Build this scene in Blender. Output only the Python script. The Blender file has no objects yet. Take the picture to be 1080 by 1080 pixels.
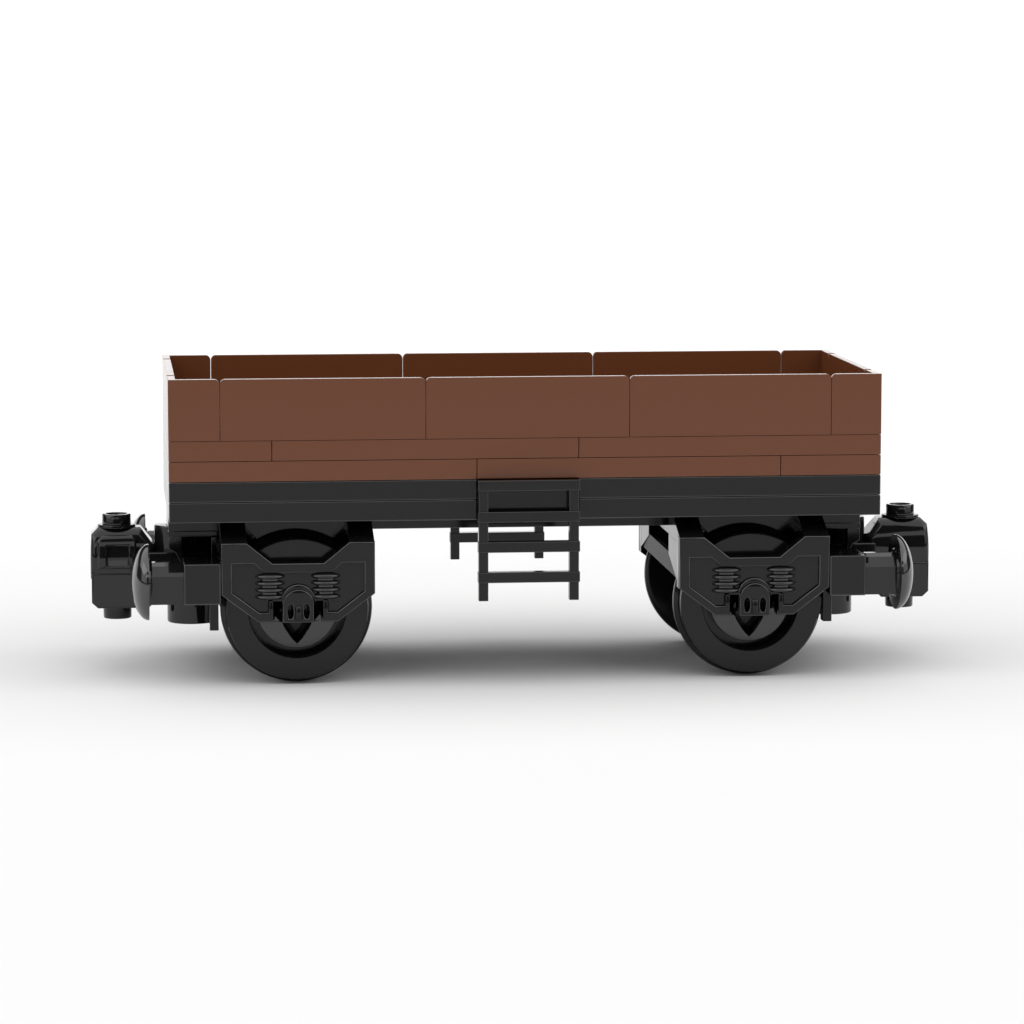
import bpy, bmesh, math
from mathutils import Vector, Matrix

S = bpy.context.scene
COL = S.collection
MM = 0.001                       # everything below is written in millimetres
GROUND = -26.2                   # floor level; z = 0 is the underside of the chassis plates

# ------------------------------------------------------------------ camera, world, light, exposure
cam_data = bpy.data.cameras.new('camera')
cam = bpy.data.objects.new('camera', cam_data)
COL.objects.link(cam)
S.camera = cam
cam_data.sensor_width = 36
cam_data.angle = math.radians(14.5149)
cam_data.clip_start = 0.01
cam_data.clip_end = 50
YAW, PITCH = 0.103590703, -0.120119702
cam.location = (-11.0977 * MM, -621.1997 * MM, 76.5893 * MM)
cam.rotation_euler = (math.pi / 2 + PITCH, 0, -YAW)

world = bpy.data.worlds.new('World')
S.world = world
world.use_nodes = True
bg = world.node_tree.nodes['Background']
bg.inputs['Color'].default_value = (1, 1, 1, 1)
bg.inputs['Strength'].default_value = 0.02


def area(name, loc, aim, sx, sy, power, spread=180):
    d = bpy.data.lights.new(name, 'AREA')
    d.shape = 'RECTANGLE'
    d.size, d.size_y, d.energy = sx, sy, power
    d.spread = math.radians(spread)
    o = bpy.data.objects.new(name, d)
    COL.objects.link(o)
    o.location = loc
    o.rotation_euler = (Vector(aim) - Vector(loc)).to_track_quat('-Z', 'Y').to_euler()
    return o


area('overhead_softbox', (0.056, -0.02, 0.75), (0.056, -0.02, 0), 4.2, 1.75, 31.2)
area('backdrop_softbox', (0.10, 0.55, 1.40), (0.10, 1.7, 0.30), 2.6, 0.4, 22.0, 130)
area('front_softbox', (0.056, -1.30, 0.64), (0.056, 0, 0), 2.4, 0.2, 1.8)
area('side_softbox_left', (-1.0, -0.55, 0.52), (0.0, 0.02, 0), 1.5, 1.0, 3.9)
area('side_softbox_right', (1.1, -0.55, 0.52), (0.11, 0.02, 0), 1.5, 1.0, 3.9)

S.view_settings.view_transform = 'Standard'
S.view_settings.look = 'None'
S.view_settings.gamma = 1
S.view_settings.use_curve_mapping = False
S.view_settings.exposure = 0.025
S.render.engine = 'CYCLES'
S.cycles.max_bounces = 10
S.cycles.use_denoising = True


# ------------------------------------------------------------------ materials
def plastic(name, colour, rough, spec=0.5, grain=0.02):
    m = bpy.data.materials.new(name)
    m.use_nodes = True
    nt = m.node_tree
    b = nt.nodes['Principled BSDF']
    b.inputs['Base Color'].default_value = (*colour, 1)
    b.inputs['Specular IOR Level'].default_value = spec
    tc = nt.nodes.new('ShaderNodeTexCoord')
    nz = nt.nodes.new('ShaderNodeTexNoise')
    nz.inputs['Scale'].default_value = 260
    nz.inputs['Detail'].default_value = 3
    mr = nt.nodes.new('ShaderNodeMapRange')
    mr.inputs['To Min'].default_value = rough - grain
    mr.inputs['To Max'].default_value = rough + grain
    nt.links.new(tc.outputs['Object'], nz.inputs['Vector'])
    nt.links.new(nz.outputs['Fac'], mr.inputs['Value'])
    nt.links.new(mr.outputs['Result'], b.inputs['Roughness'])
    return m


BROWN = plastic('reddish_brown_plastic', (0.137, 0.0455, 0.0185), 0.14, 0.34)
BLACK = plastic('black_plastic', (0.0065, 0.0065, 0.0065), 0.13, 0.31)
GLOSS = plastic('polished_black_plastic', (0.0075, 0.0075, 0.0075), 0.06, 0.45)
MATT = plastic('matt_black_plastic', (0.010, 0.010, 0.010), 0.48, 0.3)
WEB = plastic('smooth_black_plastic', (0.010, 0.010, 0.010), 0.08, 0.75)
HEAD = plastic('buffer_black_plastic', (0.012, 0.012, 0.012), 0.10, 1.0)
EDGE = {BROWN: plastic('brown_plastic_edge_highlight', (0.137, 0.0455, 0.0185), 0.2, 0.5),  # same plastics, specular raised on bevel faces to put in light edge lines
        BLACK: plastic('black_plastic_edge_highlight', (0.0085, 0.0085, 0.0085), 0.2, 1.0)}
WHITE = plastic('white_studio_floor', (0.80, 0.80, 0.80), 0.9, 0.0, 0.0)


# ------------------------------------------------------------------ mesh helpers
def link(name, me, mat, parent=None, angle=50):
    me.name = name
    idx = [p.material_index for p in me.polygons]
    me.materials.clear()
    me.materials.append(mat)
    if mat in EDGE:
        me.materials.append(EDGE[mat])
    for p, k in zip(me.polygons, idx):
        p.use_smooth = True
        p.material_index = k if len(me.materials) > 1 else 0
    me.set_sharp_from_angle(angle=math.radians(angle))
    o = bpy.data.objects.new(name, me)
    COL.objects.link(o)
    if parent is not None:
        o.parent = parent
    wn = o.modifiers.new('weighted_normals', 'WEIGHTED_NORMAL')
    wn.mode = 'FACE_AREA'
    wn.keep_sharp = True
    return o


def to_mesh(bm, name='mesh'):
    bmesh.ops.recalc_face_normals(bm, faces=bm.faces)
    me = bpy.data.meshes.new(name)
    bm.to_mesh(me)
    bm.free()
    me.transform(Matrix.Scale(MM, 4))
    return me


def join(*meshes):
    bm = bmesh.new()
    for m in meshes:
        bm.from_mesh(m)
        bpy.data.meshes.remove(m)
    me = bpy.data.meshes.new('mesh')
    bm.to_mesh(me)
    bm.free()
    return me


def box(x0, x1, y0, y1, z0, z1, b=0.12, seg=2):
    bm = bmesh.new()
    bmesh.ops.create_cube(bm, size=1)
    for v in bm.verts:
        v.co = Vector(((x0, x1)[v.co.x > 0], (y0, y1)[v.co.y > 0], (z0, z1)[v.co.z > 0]))
    if b:
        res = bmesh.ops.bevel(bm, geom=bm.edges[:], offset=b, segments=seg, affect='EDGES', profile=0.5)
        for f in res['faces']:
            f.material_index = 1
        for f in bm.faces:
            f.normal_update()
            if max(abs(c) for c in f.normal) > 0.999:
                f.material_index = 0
    return to_mesh(bm)


def prism(loops, d0, d1, plane='xz', b=0.1, res=1):
    """Outline (first loop) with holes (the others), extruded from d0 to d1 across its plane, edges rounded by b."""
    cu = bpy.data.curves.new('outline', 'CURVE')
    cu.dimensions = '2D'
    cu.fill_mode = 'BOTH'
    for lp in loops:
        sp = cu.splines.new('POLY')
        sp.points.add(len(lp) - 1)
        for p, q in zip(sp.points, lp):
            p.co = (q[0], q[1], 0, 1)
        sp.use_cyclic_u = True
    cu.bevel_depth = b
    cu.bevel_resolution = res
    cu.offset = -b
    cu.extrude = abs(d1 - d0) / 2 - b
    o = bpy.data.objects.new('outline', cu)
    COL.objects.link(o)
    dg = bpy.context.evaluated_depsgraph_get()
    me = bpy.data.meshes.new_from_object(o.evaluated_get(dg))
    bpy.data.objects.remove(o)
    bpy.data.curves.remove(cu)
    c = (d0 + d1) / 2
    f = {'xz': lambda v: (v.x, c - v.z, v.y), 'yz': lambda v: (c + v.z, v.x, v.y), 'xy': lambda v: (v.x, v.y, c + v.z)}[plane]
    bm = bmesh.new()
    bm.from_mesh(me)
    bpy.data.meshes.remove(me)
    for v in bm.verts:
        v.co = Vector(f(v.co))
    bmesh.ops.remove_doubles(bm, verts=bm.verts, dist=1e-4)
    k = {'xz': 1, 'yz': 0, 'xy': 2}[plane]
    for f in bm.faces:
        f.normal_update()
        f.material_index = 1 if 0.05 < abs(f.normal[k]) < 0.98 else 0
    return to_mesh(bm)


def lathe(profile, centre, axis='z', n=96, closed=True):
    """profile: (radius, position along the axis) pairs, turned round the axis through centre."""
    bm = bmesh.new()
    rings = []
    for r, h in profile:
        ring = []
        for k in range(n if r > 1e-6 else 1):
            a = 2 * math.pi * k / n
            u, w = r * math.cos(a), r * math.sin(a)
            p = {'z': (u, w, h), 'y': (u, h, w), 'x': (h, u, w)}[axis]
            ring.append(bm.verts.new(Vector(p) + Vector(centre)))
        rings.append(ring)
    for A, B in zip(rings, rings[1:]):
        for k in range(n):
            j = (k + 1) % n
            if len(A) == 1 and len(B) == 1:
                continue
            if len(A) == 1:
                bm.faces.new((A[0], B[k], B[j]))
            elif len(B) == 1:
                bm.faces.new((A[k], B[0], A[j]))
            else:
                bm.faces.new((A[k], B[k], B[j], A[j]))
    return to_mesh(bm)


def mirror(me, x=None, y=None):
    """A mirrored copy of a mesh across the plane x = const or y = const (mm)."""
    m2 = me.copy()
    M = Matrix.Identity(4)
    if x is not None:
        M = Matrix.Translation((2 * x * MM, 0, 0)) @ Matrix.Scale(-1, 4, (1, 0, 0)) @ M
    if y is not None:
        M = Matrix.Translation((0, 2 * y * MM, 0)) @ Matrix.Scale(-1, 4, (0, 1, 0)) @ M
    m2.transform(M)
    if (x is None) != (y is None):
        m2.flip_normals()
    return m2


def arc(cx, cz, r, a0, a1, n=10):
    return [(cx + r * math.cos(math.radians(a0 + (a1 - a0) * k / n)), cz + r * math.sin(math.radians(a0 + (a1 - a0) * k / n))) for k in range(n + 1)]


# ------------------------------------------------------------------ the setting: white floor that sweeps up into a backdrop
def make_floor():
    prof = [(-1400, 0)]
    R, y0 = 250, 1100
    for k in range(25):
        a = math.pi / 2 * k / 24
        prof.append((y0 + R * math.sin(a), R - R * math.cos(a)))
    prof.append((y0 + R, 400))
    bm = bmesh.new()
    rows = [[bm.verts.new((x, y, GROUND + z)) for x in (-1600, 1700)] for y, z in prof]
    for A, B in zip(rows, rows[1:]):
        bm.faces.new((A[0], A[1], B[1], B[0]))
    o = link('floor', to_mesh(bm), WHITE)
    o['kind'] = 'structure'
    o['label'] = 'seamless white floor sweeping up into the white backdrop'


make_floor()

# ------------------------------------------------------------------ the wagon
wagon = bpy.data.objects.new('freight_wagon', None)
COL.objects.link(wagon)
wagon.empty_display_size = 0.01
wagon.location = (56 * MM, 24 * MM, GROUND * MM)
wagon['label'] = 'brown open-topped toy freight wagon with black chassis, bogies and buffers on white floor'
wagon['category'] = 'toy wagon'
OFF = Vector((-56, -24, -GROUND)) * MM


def part(name, me, mat, parent=None, label=None, angle=50):
    """A part (or, with a parent part, a sub-part); meshes are written in wagon coordinates and stored from the wagon's base."""
    o = link(name, me, mat, parent or wagon, angle)
    if parent is None:
        o.location = OFF
    if label:
        o['label'] = label
    return o


L, W = 112, 48
G = 0.04                                            # half of the joint between two bricks
TOP, WALL = 22.4, 1.2

# low side walls: three long panels a side, one across each end, a corner piece at each corner
R = 0.8


def panel_outline(a, b, z0, z1, ra, rb):
    pts = [(a, z0), (b, z0)]
    pts += arc(b - R, z1 - R, R, 0, 90, 5) if rb else [(b, z1)]
    pts += arc(a + R, z1 - R, R, 90, 180, 5) if ra else [(a, z1)]
    return pts


for y0, y1, s in ((0, WALL, 1), (W - WALL, W, -1)):
    for x0 in (8, 40, 72):
        wall = prism([panel_outline(x0 + G, x0 + 32 - G, 12.8 + G / 2, TOP, True, True)], y0, y1, 'xz', 0.06)
        by = (WALL - 0.1, 8) if s > 0 else (W - 8, W - WALL + 0.1)
        base = box(x0 + G, x0 + 32 - G, by[0], by[1], 12.8 + G / 2, 14.4, 0.08)
        part('side_panel', join(wall, base), BROWN)
for x0, x1 in ((0, WALL), (L - WALL, L)):
    wall = prism([panel_outline(8 + G, 40 - G, 12.8 + G / 2, TOP, True, True)], x0, x1, 'yz', 0.06)
    bx = (WALL - 0.1, 8 - G) if x0 == 0 else (L - 8 + G, L - WALL + 0.1)
    base = box(bx[0], bx[1], 8 + G, 40 - G, 12.8 + G / 2, 14.4, 0.08)
    part('end_panel', join(wall, base), BROWN)


def corner():
    a = prism([panel_outline(0, 8 - G, 12.8 + G / 2, TOP, False, True)], 0, WALL, 'xz', 0.06)
    b = prism([panel_outline(WALL - 0.05, 8 - G, 12.8 + G / 2, TOP - 0.004, False, True)], 0.003, WALL, 'yz', 0.06)
    c = box(WALL - 0.1, 8 - G, WALL - 0.1, 8 - G, 12.8 + G / 2, 14.39, 0.08)
    return join(a, b, c)


c0 = corner()
cx = mirror(c0, x=L / 2)
cy = mirror(c0, y=W / 2)
cxy = mirror(c0, x=L / 2, y=W / 2)
for m in (c0, cx, cy, cxy):
    part('corner_panel', m, BROWN)
part('deck', box(8.1, L - 8.1, 8.1, W - 8.1, 12.8 + G / 2, 16.0, 0.1), BROWN)

# the plates under the walls: two brown courses and two black ones
g = 0.02
for z0, cuts, nm, mat in ((9.6, (0, 16, 64, 112), 'body_plate', BROWN), (6.4, (0, 48, 96, 112), 'body_plate', BROWN),
                          (3.2, (0, 48, 64, 112), 'chassis_plate', BLACK), (0.0, (0, 48, 64, 112), 'chassis_plate', BLACK)):
    for a, b in zip(cuts, cuts[1:]):
        if a == 48 and mat is BLACK:
            continue
        a2, b2 = (a + (g * 1.6 if a else 0)), (b - (g * 1.6 if b < L else 0))
        part(nm, box(a2, b2, 0, W, z0 + g, z0 + 3.2 - g, 0.16, 3), mat)
part('chassis_plate', box(48.06, 63.94, 0.7, W - 0.7, 0.03, 6.38, 0.1), BLACK)
part('underframe_beam', box(0.15, L - 0.15, 16, 32, -3.2, -0.0 + 0.02, 0.1), BLACK)


# step ladders in the middle of both sides
def ladder_pieces():
    rails = [box(48.1, 49.6, -1.7, -0.15, -12.6, 6.3, 0.08), box(62.35, 63.85, -1.7, -0.15, -12.6, 6.3, 0.08)]
    rungs = [box(48.0, 64.0, -2.0, -0.05, z, z + 1.65, 0.1) for z in (4.72, -0.2, -4.95, -9.72)]
    return rails, rungs


def make_ladder(far):
    rails, rungs = ladder_pieces()
    f = (lambda m: mirror(m, y=W / 2)) if far else (lambda m: m)
    root = part('ladder', f(join(box(48.4, 63.6, -1.2, 0.75, 4.85, 6.2, 0.05))), BLACK)
    for m in rails:
        part('rail', f(m), BLACK, root)
    for m in rungs:
        part('rung', f(m), BLACK, root)


make_ladder(False)
make_ladder(True)


# ------------------------------------------------------------------ bogies (written for the left one, x = 8 .. 32)
CX, CZ = 20.0, -14.2                                # axle


def side_frame_mesh():
    out = [(8, -3.2), (8, -11.35), (13.75, -15.7), (16.3, -15.7), (16.3, -12.3), (17.45, -12.3), (17.45, -15.7), (22.4, -15.7),
           (22.4, -12.3), (23.6, -12.3), (23.6, -15.7), (26.25, -15.7), (32, -11.35), (32, -3.2), (28, -3.2), (24, -6.45), (16, -6.45), (12, -3.2)]
    rec = [(9.7, -6.5), (13.1, -6.5), (14.6, -8.0), (25.4, -8.0), (26.9, -6.5), (30.3, -6.5), (30.3, -11.0), (26.1, -14.15), (24.6, -14.15), (24.6, -12.7),
           (24.1, -12.1), (22.75, -12.1)] + arc(20, -12.5, 2.75, 8, 172, 10) + [(15.9, -12.1), (15.4, -12.7), (15.4, -14.15), (13.9, -14.15), (9.7, -11.0)]
    slot = [(18.45, -15.1), (18.3, -14.0), (18.35, -13.25), (18.6, -12.85), (18.9, -12.8), (19.1, -13.1), (19.2, -13.9), (19.15, -14.6), (18.95, -15.1)]
    slot2 = [(40 - x, z) for x, z in slot]
    rim = prism([out, rec, slot, slot2], 0.0, 1.5, 'xz', 0.26, 4)
    back = prism([out, slot, slot2], 0.75, 3.0, 'xz', 0.05)
    # axle guard: a domed plate with two slots and a tongue between them
    dome = [(17.52, -15.72)] + [(17.52, -13.2)] + arc(20, -12.95, 2.45, 180, 0, 14)[1:-1] + [(22.38, -13.2), (22.38, -15.72)]
    guard = prism([dome, slot, slot2], -0.6, 1.2, 'xz', 0.22, 3)
    tongue = lathe([(0, -0.1), (0.5, -0.05), (0.62, 0.1), (0.62, 1.9), (0.4, 2.25), (0, 2.4)], (20, -0.45, -15.3), 'z', 24)
    posts = [lathe([(0.5, -14.2), (0.5, -12.8), (0.35, -12.35), (0, -12.25)], (x, 0.4, 0), 'z', 20) for x in (15.75, 24.25)]
    return join(rim, back, guard, tongue, *posts)


def spring_mesh(x):
    prof = [(0, -12.35)]
    for k in range(4):
        z = -11.72 + k * 1.07
        prof += [(1.2 + 1.22 * math.cos(math.radians(a)), z + 0.43 * math.sin(math.radians(a))) for a in range(-75, 76, 15)]
    prof += [(0, -7.9)]
    me = lathe(prof, (0, 0, 0), 'z', 48)
    for v in me.vertices:                           # flattened towards the frame
        v.co.y *= 0.75
    me.transform(Matrix.Translation((x * MM, 1.15 * MM, 0)))
    return me


def wheel_mesh():
    prof = [(0, 6.0), (1.4, 6.0), (1.6, 6.5), (6.1, 7.9), (6.42, 7.92), (6.45, 7.95), (7.6, 7.95), (7.65, 4.3), (7.75, 4.03), (7.95, 4.0),
            (10.9, 4.0), (11.1, 4.05), (11.2, 4.25), (11.3, 6.5), (11.6, 6.75), (11.9, 6.95), (12.0, 7.3), (11.98, 7.7), (11.8, 8.0), (11.2, 8.1),
            (3.2, 8.1), (2.6, 8.6), (0, 8.6)]
    disc = lathe(prof, (CX, 0, CZ), 'y', 128)
    # web plate with a pointed opening above and below the hub
    star, SHAPE = [], ((0, 5.6), (7.5, 5.0), (15, 4.45), (22.5, 4.0), (30, 3.7), (45, 3.2), (60, 3.4), (75, 3.65), (90, 3.9))
    for k in range(48):
        a = 2 * math.pi * k / 48
        t = abs(((k + 12) % 24) - 12) * 7.5             # degrees from a point of the opening
        r = next(r0 + (r1 - r0) * (t - a0) / (a1 - a0) for (a0, r0), (a1, r1) in zip(SHAPE, SHAPE[1:]) if t <= a1)
        star.append((CX + r * math.sin(a), CZ - r * math.cos(a)))
    web = prism([arc(CX, CZ, 6.36, 0, 356, 89), star], 5.2, 6.7, 'xz', 0.1, 2)
    for p in web.polygons:
        p.material_index = 2
    return join(disc, web)


def bogie_core():
    pieces = []
    sh = [(0.3, -3.25), (4.4, -1.75), (8.6, -0.12), (12.4, -0.12), (12.4, -4.3), (2.9, -4.3), (2.9, -3.6), (0.3, -3.5)]
    for m in (0, 1):
        ms = [prism([sh], 8.04, 12.0, 'yz', 0.06), prism([sh], 28.0, 31.96, 'yz', 0.06)]
        ga = [(2.9, -4.2), (12.4, -4.2), (12.4, -7.3), (3.0, -10.4), (2.9, -10.4)]
        ms += [prism([ga], 8.02, 8.85, 'yz', 0.05), prism([ga], 31.15, 31.98, 'yz', 0.05), box(9.0, 31.0, 10.5, 11.6, -7.0, -0.12, 0.05)]
        trap = [(10.6, -0.12), (29.4, -0.12), (25.6, -4.2), (24.5, -9), (15.5, -9), (14.4, -4.2)]
        ms += [prism([trap], 8.9, 10.4, 'xz', 0.08)]
        for q in ms:
            pieces.append(mirror(q, y=W / 2) if m else q)
    pieces += [
               box(9, 31, 14.6, 33.4, -5.0, -3.22, 0.1),
               box(13, 27, 10.2, 37.8, -8.8, -3.22, 0.1),
               lathe([(0, 4.6), (1.9, 4.6), (1.9, 43.4), (0, 43.4)], (CX, 0, CZ), 'y', 32)]
    return join(*pieces)


def make_bogie():
    root = part('bogie', bogie_core(), BLACK)
    bar = [(8.1, -7.05), (8.9, -7.05), (9.1, -10.4), (8.4, -10.4)]
    part('end_bar', prism([bar], 3, 45, 'xz', 0.05), MATT, root)
    part('end_bar', mirror(prism([bar], 3, 45, 'xz', 0.05), x=CX), MATT, root)
    for far in (False, True):
        f = (lambda m: mirror(m, y=W / 2)) if far else (lambda m: m)
        part('side_frame', f(side_frame_mesh()), BLACK, root)
        for x in (15.6, 24.3):
            part('spring', f(spring_mesh(x)), WEB, root)
        part('wheel', f(wheel_mesh()), BLACK, root, angle=30).data.materials.append(WEB)
    return root


def copy_part(root, dx):
    r = root.copy()
    COL.objects.link(r)
    r.parent = wagon
    r.location = root.location + Vector((dx * MM, 0, 0))
    for ch in root.children:
        c = ch.copy()
        COL.objects.link(c)
        c.parent = r
    return r


# both bogies are alike: the right one repeats the left one 72 mm further on
b1 = make_bogie()
copy_part(b1, 72)


# ------------------------------------------------------------------ buffer beams, buffers and magnet couplings (written for the left end)
def beam_mesh():
    m = [box(2.2, 7.95, 0, 9, -12.8, -6.4, 0.2, 3), box(2.2, 7.95, W - 9, W, -12.8, -6.4, 0.2, 3),
         box(2.35, 7.7, 8.8, W - 8.8, -12.7, -8.4, 0.12),
         box(0.1, 7.9, 16, 32, -4.1, -3.22, 0.06),
         prism([[(0.2, -4.05), (2.2, -4.05), (2.2, -8.5), (1.3, -6.6), (0.2, -6.0)]], 16, 18, 'xz', 0.08),
         prism([[(0.2, -4.05), (2.2, -4.05), (2.2, -8.5), (1.3, -6.6), (0.2, -6.0)]], 30, 32, 'xz', 0.08),
         box(6.95, 7.8, 15, 33, -8.6, -4.05, 0.06), box(2.2, 6.95, 30, 32, -8.6, -4.05, 0.05),
         box(6.35, 7.75, 7, 9.4, -17.9, -12.7, 0.08), box(6.35, 7.75, W - 9.4, W - 7, -17.9, -12.7, 0.08)]
    return join(*m)


def stem_mesh(yc):
    prof = [(yc + 3.2, -12.78), (yc - 3.2, -12.78), (yc - 3.2, -8.4)] + [(yc - 3.2 * math.cos(math.pi * k / 8), -9.6 + 3.2 * math.sin(math.pi * k / 8)) for k in (1.5, 2.5, 3.5, 4.5, 5.5, 6.5)] + [(yc + 3.2, -8.4)]
    body = prism([prof], -3.3, 2.3, 'yz', 0.02)
    collar = lathe([(0, -3.25), (3.9, -3.25), (3.7, -2.9), (3.1, -2.6), (0, -2.6)], (0, yc, -9.7), 'x', 48)
    return join(body, collar)


def head_mesh(yc):
    prof = [(0, -5.95)]
    for k in range(1, 21):
        a = math.pi / 2 * k / 20
        prof.append((5.98 * math.sin(a), -3.25 - 2.70 * math.cos(a)))
    prof += [(5.93, -3.17), (0, -3.17)]
    return lathe(prof, (0, yc, -9.6), 'x', 72)


def coupling_mesh(left):
    up = [(-12.0, -11.3), (-12.0, -4.2), (-11.0, -3.2), (-4.2, -3.2), (-2.0, -6.1), (-2.0, -9.3), (-4.0, -10.25), (-4.0, -11.3)]
    lo = [(-12.1, -10.3), (-4.0, -10.3), (-4.0, -15.7), (-4.3, -16.0), (-11.1, -16.0), (-12.1, -15.1)]
    a = prism([up], 20.1, 27.9, 'xz', 0.9, 6)
    b = prism([lo], 19.95, 28.05, 'xz', 0.3, 4)
    # raised square surround on the flank with a sunk window
    sq = [(-11.0, -9.6), (-4.9, -9.6), (-4.9, -5.0), (-5.6, -4.3), (-10.3, -4.3), (-11.0, -5.0)]
    hole = [(-9.5, -9.0), (-9.5, -6.0), (-6.2, -6.0), (-6.2, -9.0)]
    c1 = prism([sq, hole], 19.6, 20.6, 'xz', 0.36, 4)
    sill = prism([[(19.65, -9.1), (20.5, -9.1), (20.5, -7.5)]], -9.35, -6.35, 'yz', 0.02)      # sloping sill in the window
    c1 = join(c1, sill)
    near = c1 if left else mirror(c1, y=W / 2)          # the marked flank lies to the left of each train end
    arm = box(-3.0, 6.5, 18.5, 29.5, -10.2, -6.9, 0.2)
    top = join(a, near)
    bm = bmesh.new()
    bm.from_mesh(top)
    for z in (-4.2, -5.0, -5.8, -6.6, -7.4, -8.2):    # the flanks lean in towards the top, in a curve
        bmesh.ops.bisect_plane(bm, geom=bm.verts[:] + bm.edges[:] + bm.faces[:], dist=1e-7, plane_co=(0, 0, z * MM), plane_no=(0, 0, 1))
    for v in bm.verts:
        t = max(0.0, (v.co.z / MM + 8.2) / 5.0)
        side = -1 if v.co.y > 24 * MM else 1
        if abs(v.co.y / MM - 24) > 2.2:
            v.co.y += side * 1.5 * t * t * MM
        if v.co.x < -11 * MM:
            v.co.x -= 0.25 * MM * (1 - min(1, abs(v.co.z / MM + 9.6) / 6.4) ** 2)
    bm.to_mesh(top)
    bm.free()
    return join(top, b, arm)


def stud_mesh():
    return lathe([(0, -2.3), (1.55, -2.3), (1.6, -1.25), (1.7, -1.15), (2.2, -1.15), (2.3, -1.25), (2.3, -2.75), (3.0, -2.8), (3.05, -2.9), (3.05, -3.25), (0, -3.25)], (-8.0, 24, 0), 'z', 64)


def peg_mesh():
    return lathe([(0, -18.0), (2.15, -18.0), (2.25, -17.9), (2.3, -15.9), (0, -15.9)], (-8.0, 24, 0), 'z', 64)


def pivot_mesh():
    return lathe([(0, -2.95), (3.8, -2.95), (4.0, -3.1), (4.0, -7.2), (0, -7.2)], (2.0, 24, 0), 'z', 64)


def pivot_foot_mesh():
    return lathe([(0, -12.7), (4.0, -12.7), (4.0, -18.6), (3.85, -18.75), (2.6, -18.75), (2.5, -16.5), (0, -16.5)], (4.0, 24, 0), 'z', 64)


for right in (False, True):
    f = (lambda m: mirror(m, x=L / 2)) if right else (lambda m: m)
    beam = part('buffer_beam', f(beam_mesh()), BLACK)
    for yc in (4.0, W - 4.0):
        part('buffer_stem', f(stem_mesh(yc)), GLOSS, beam, angle=15)
        part('buffer_head', f(head_mesh(yc)), HEAD, beam)
    part('pivot_pin', f(pivot_mesh()), GLOSS, beam)
    part('pivot_socket', f(pivot_foot_mesh()), GLOSS, beam)
    cpl = part('coupling', f(coupling_mesh(not right)), GLOSS)
    part('stud', f(stud_mesh()), GLOSS, cpl)
    part('peg', f(peg_mesh()), GLOSS, cpl)
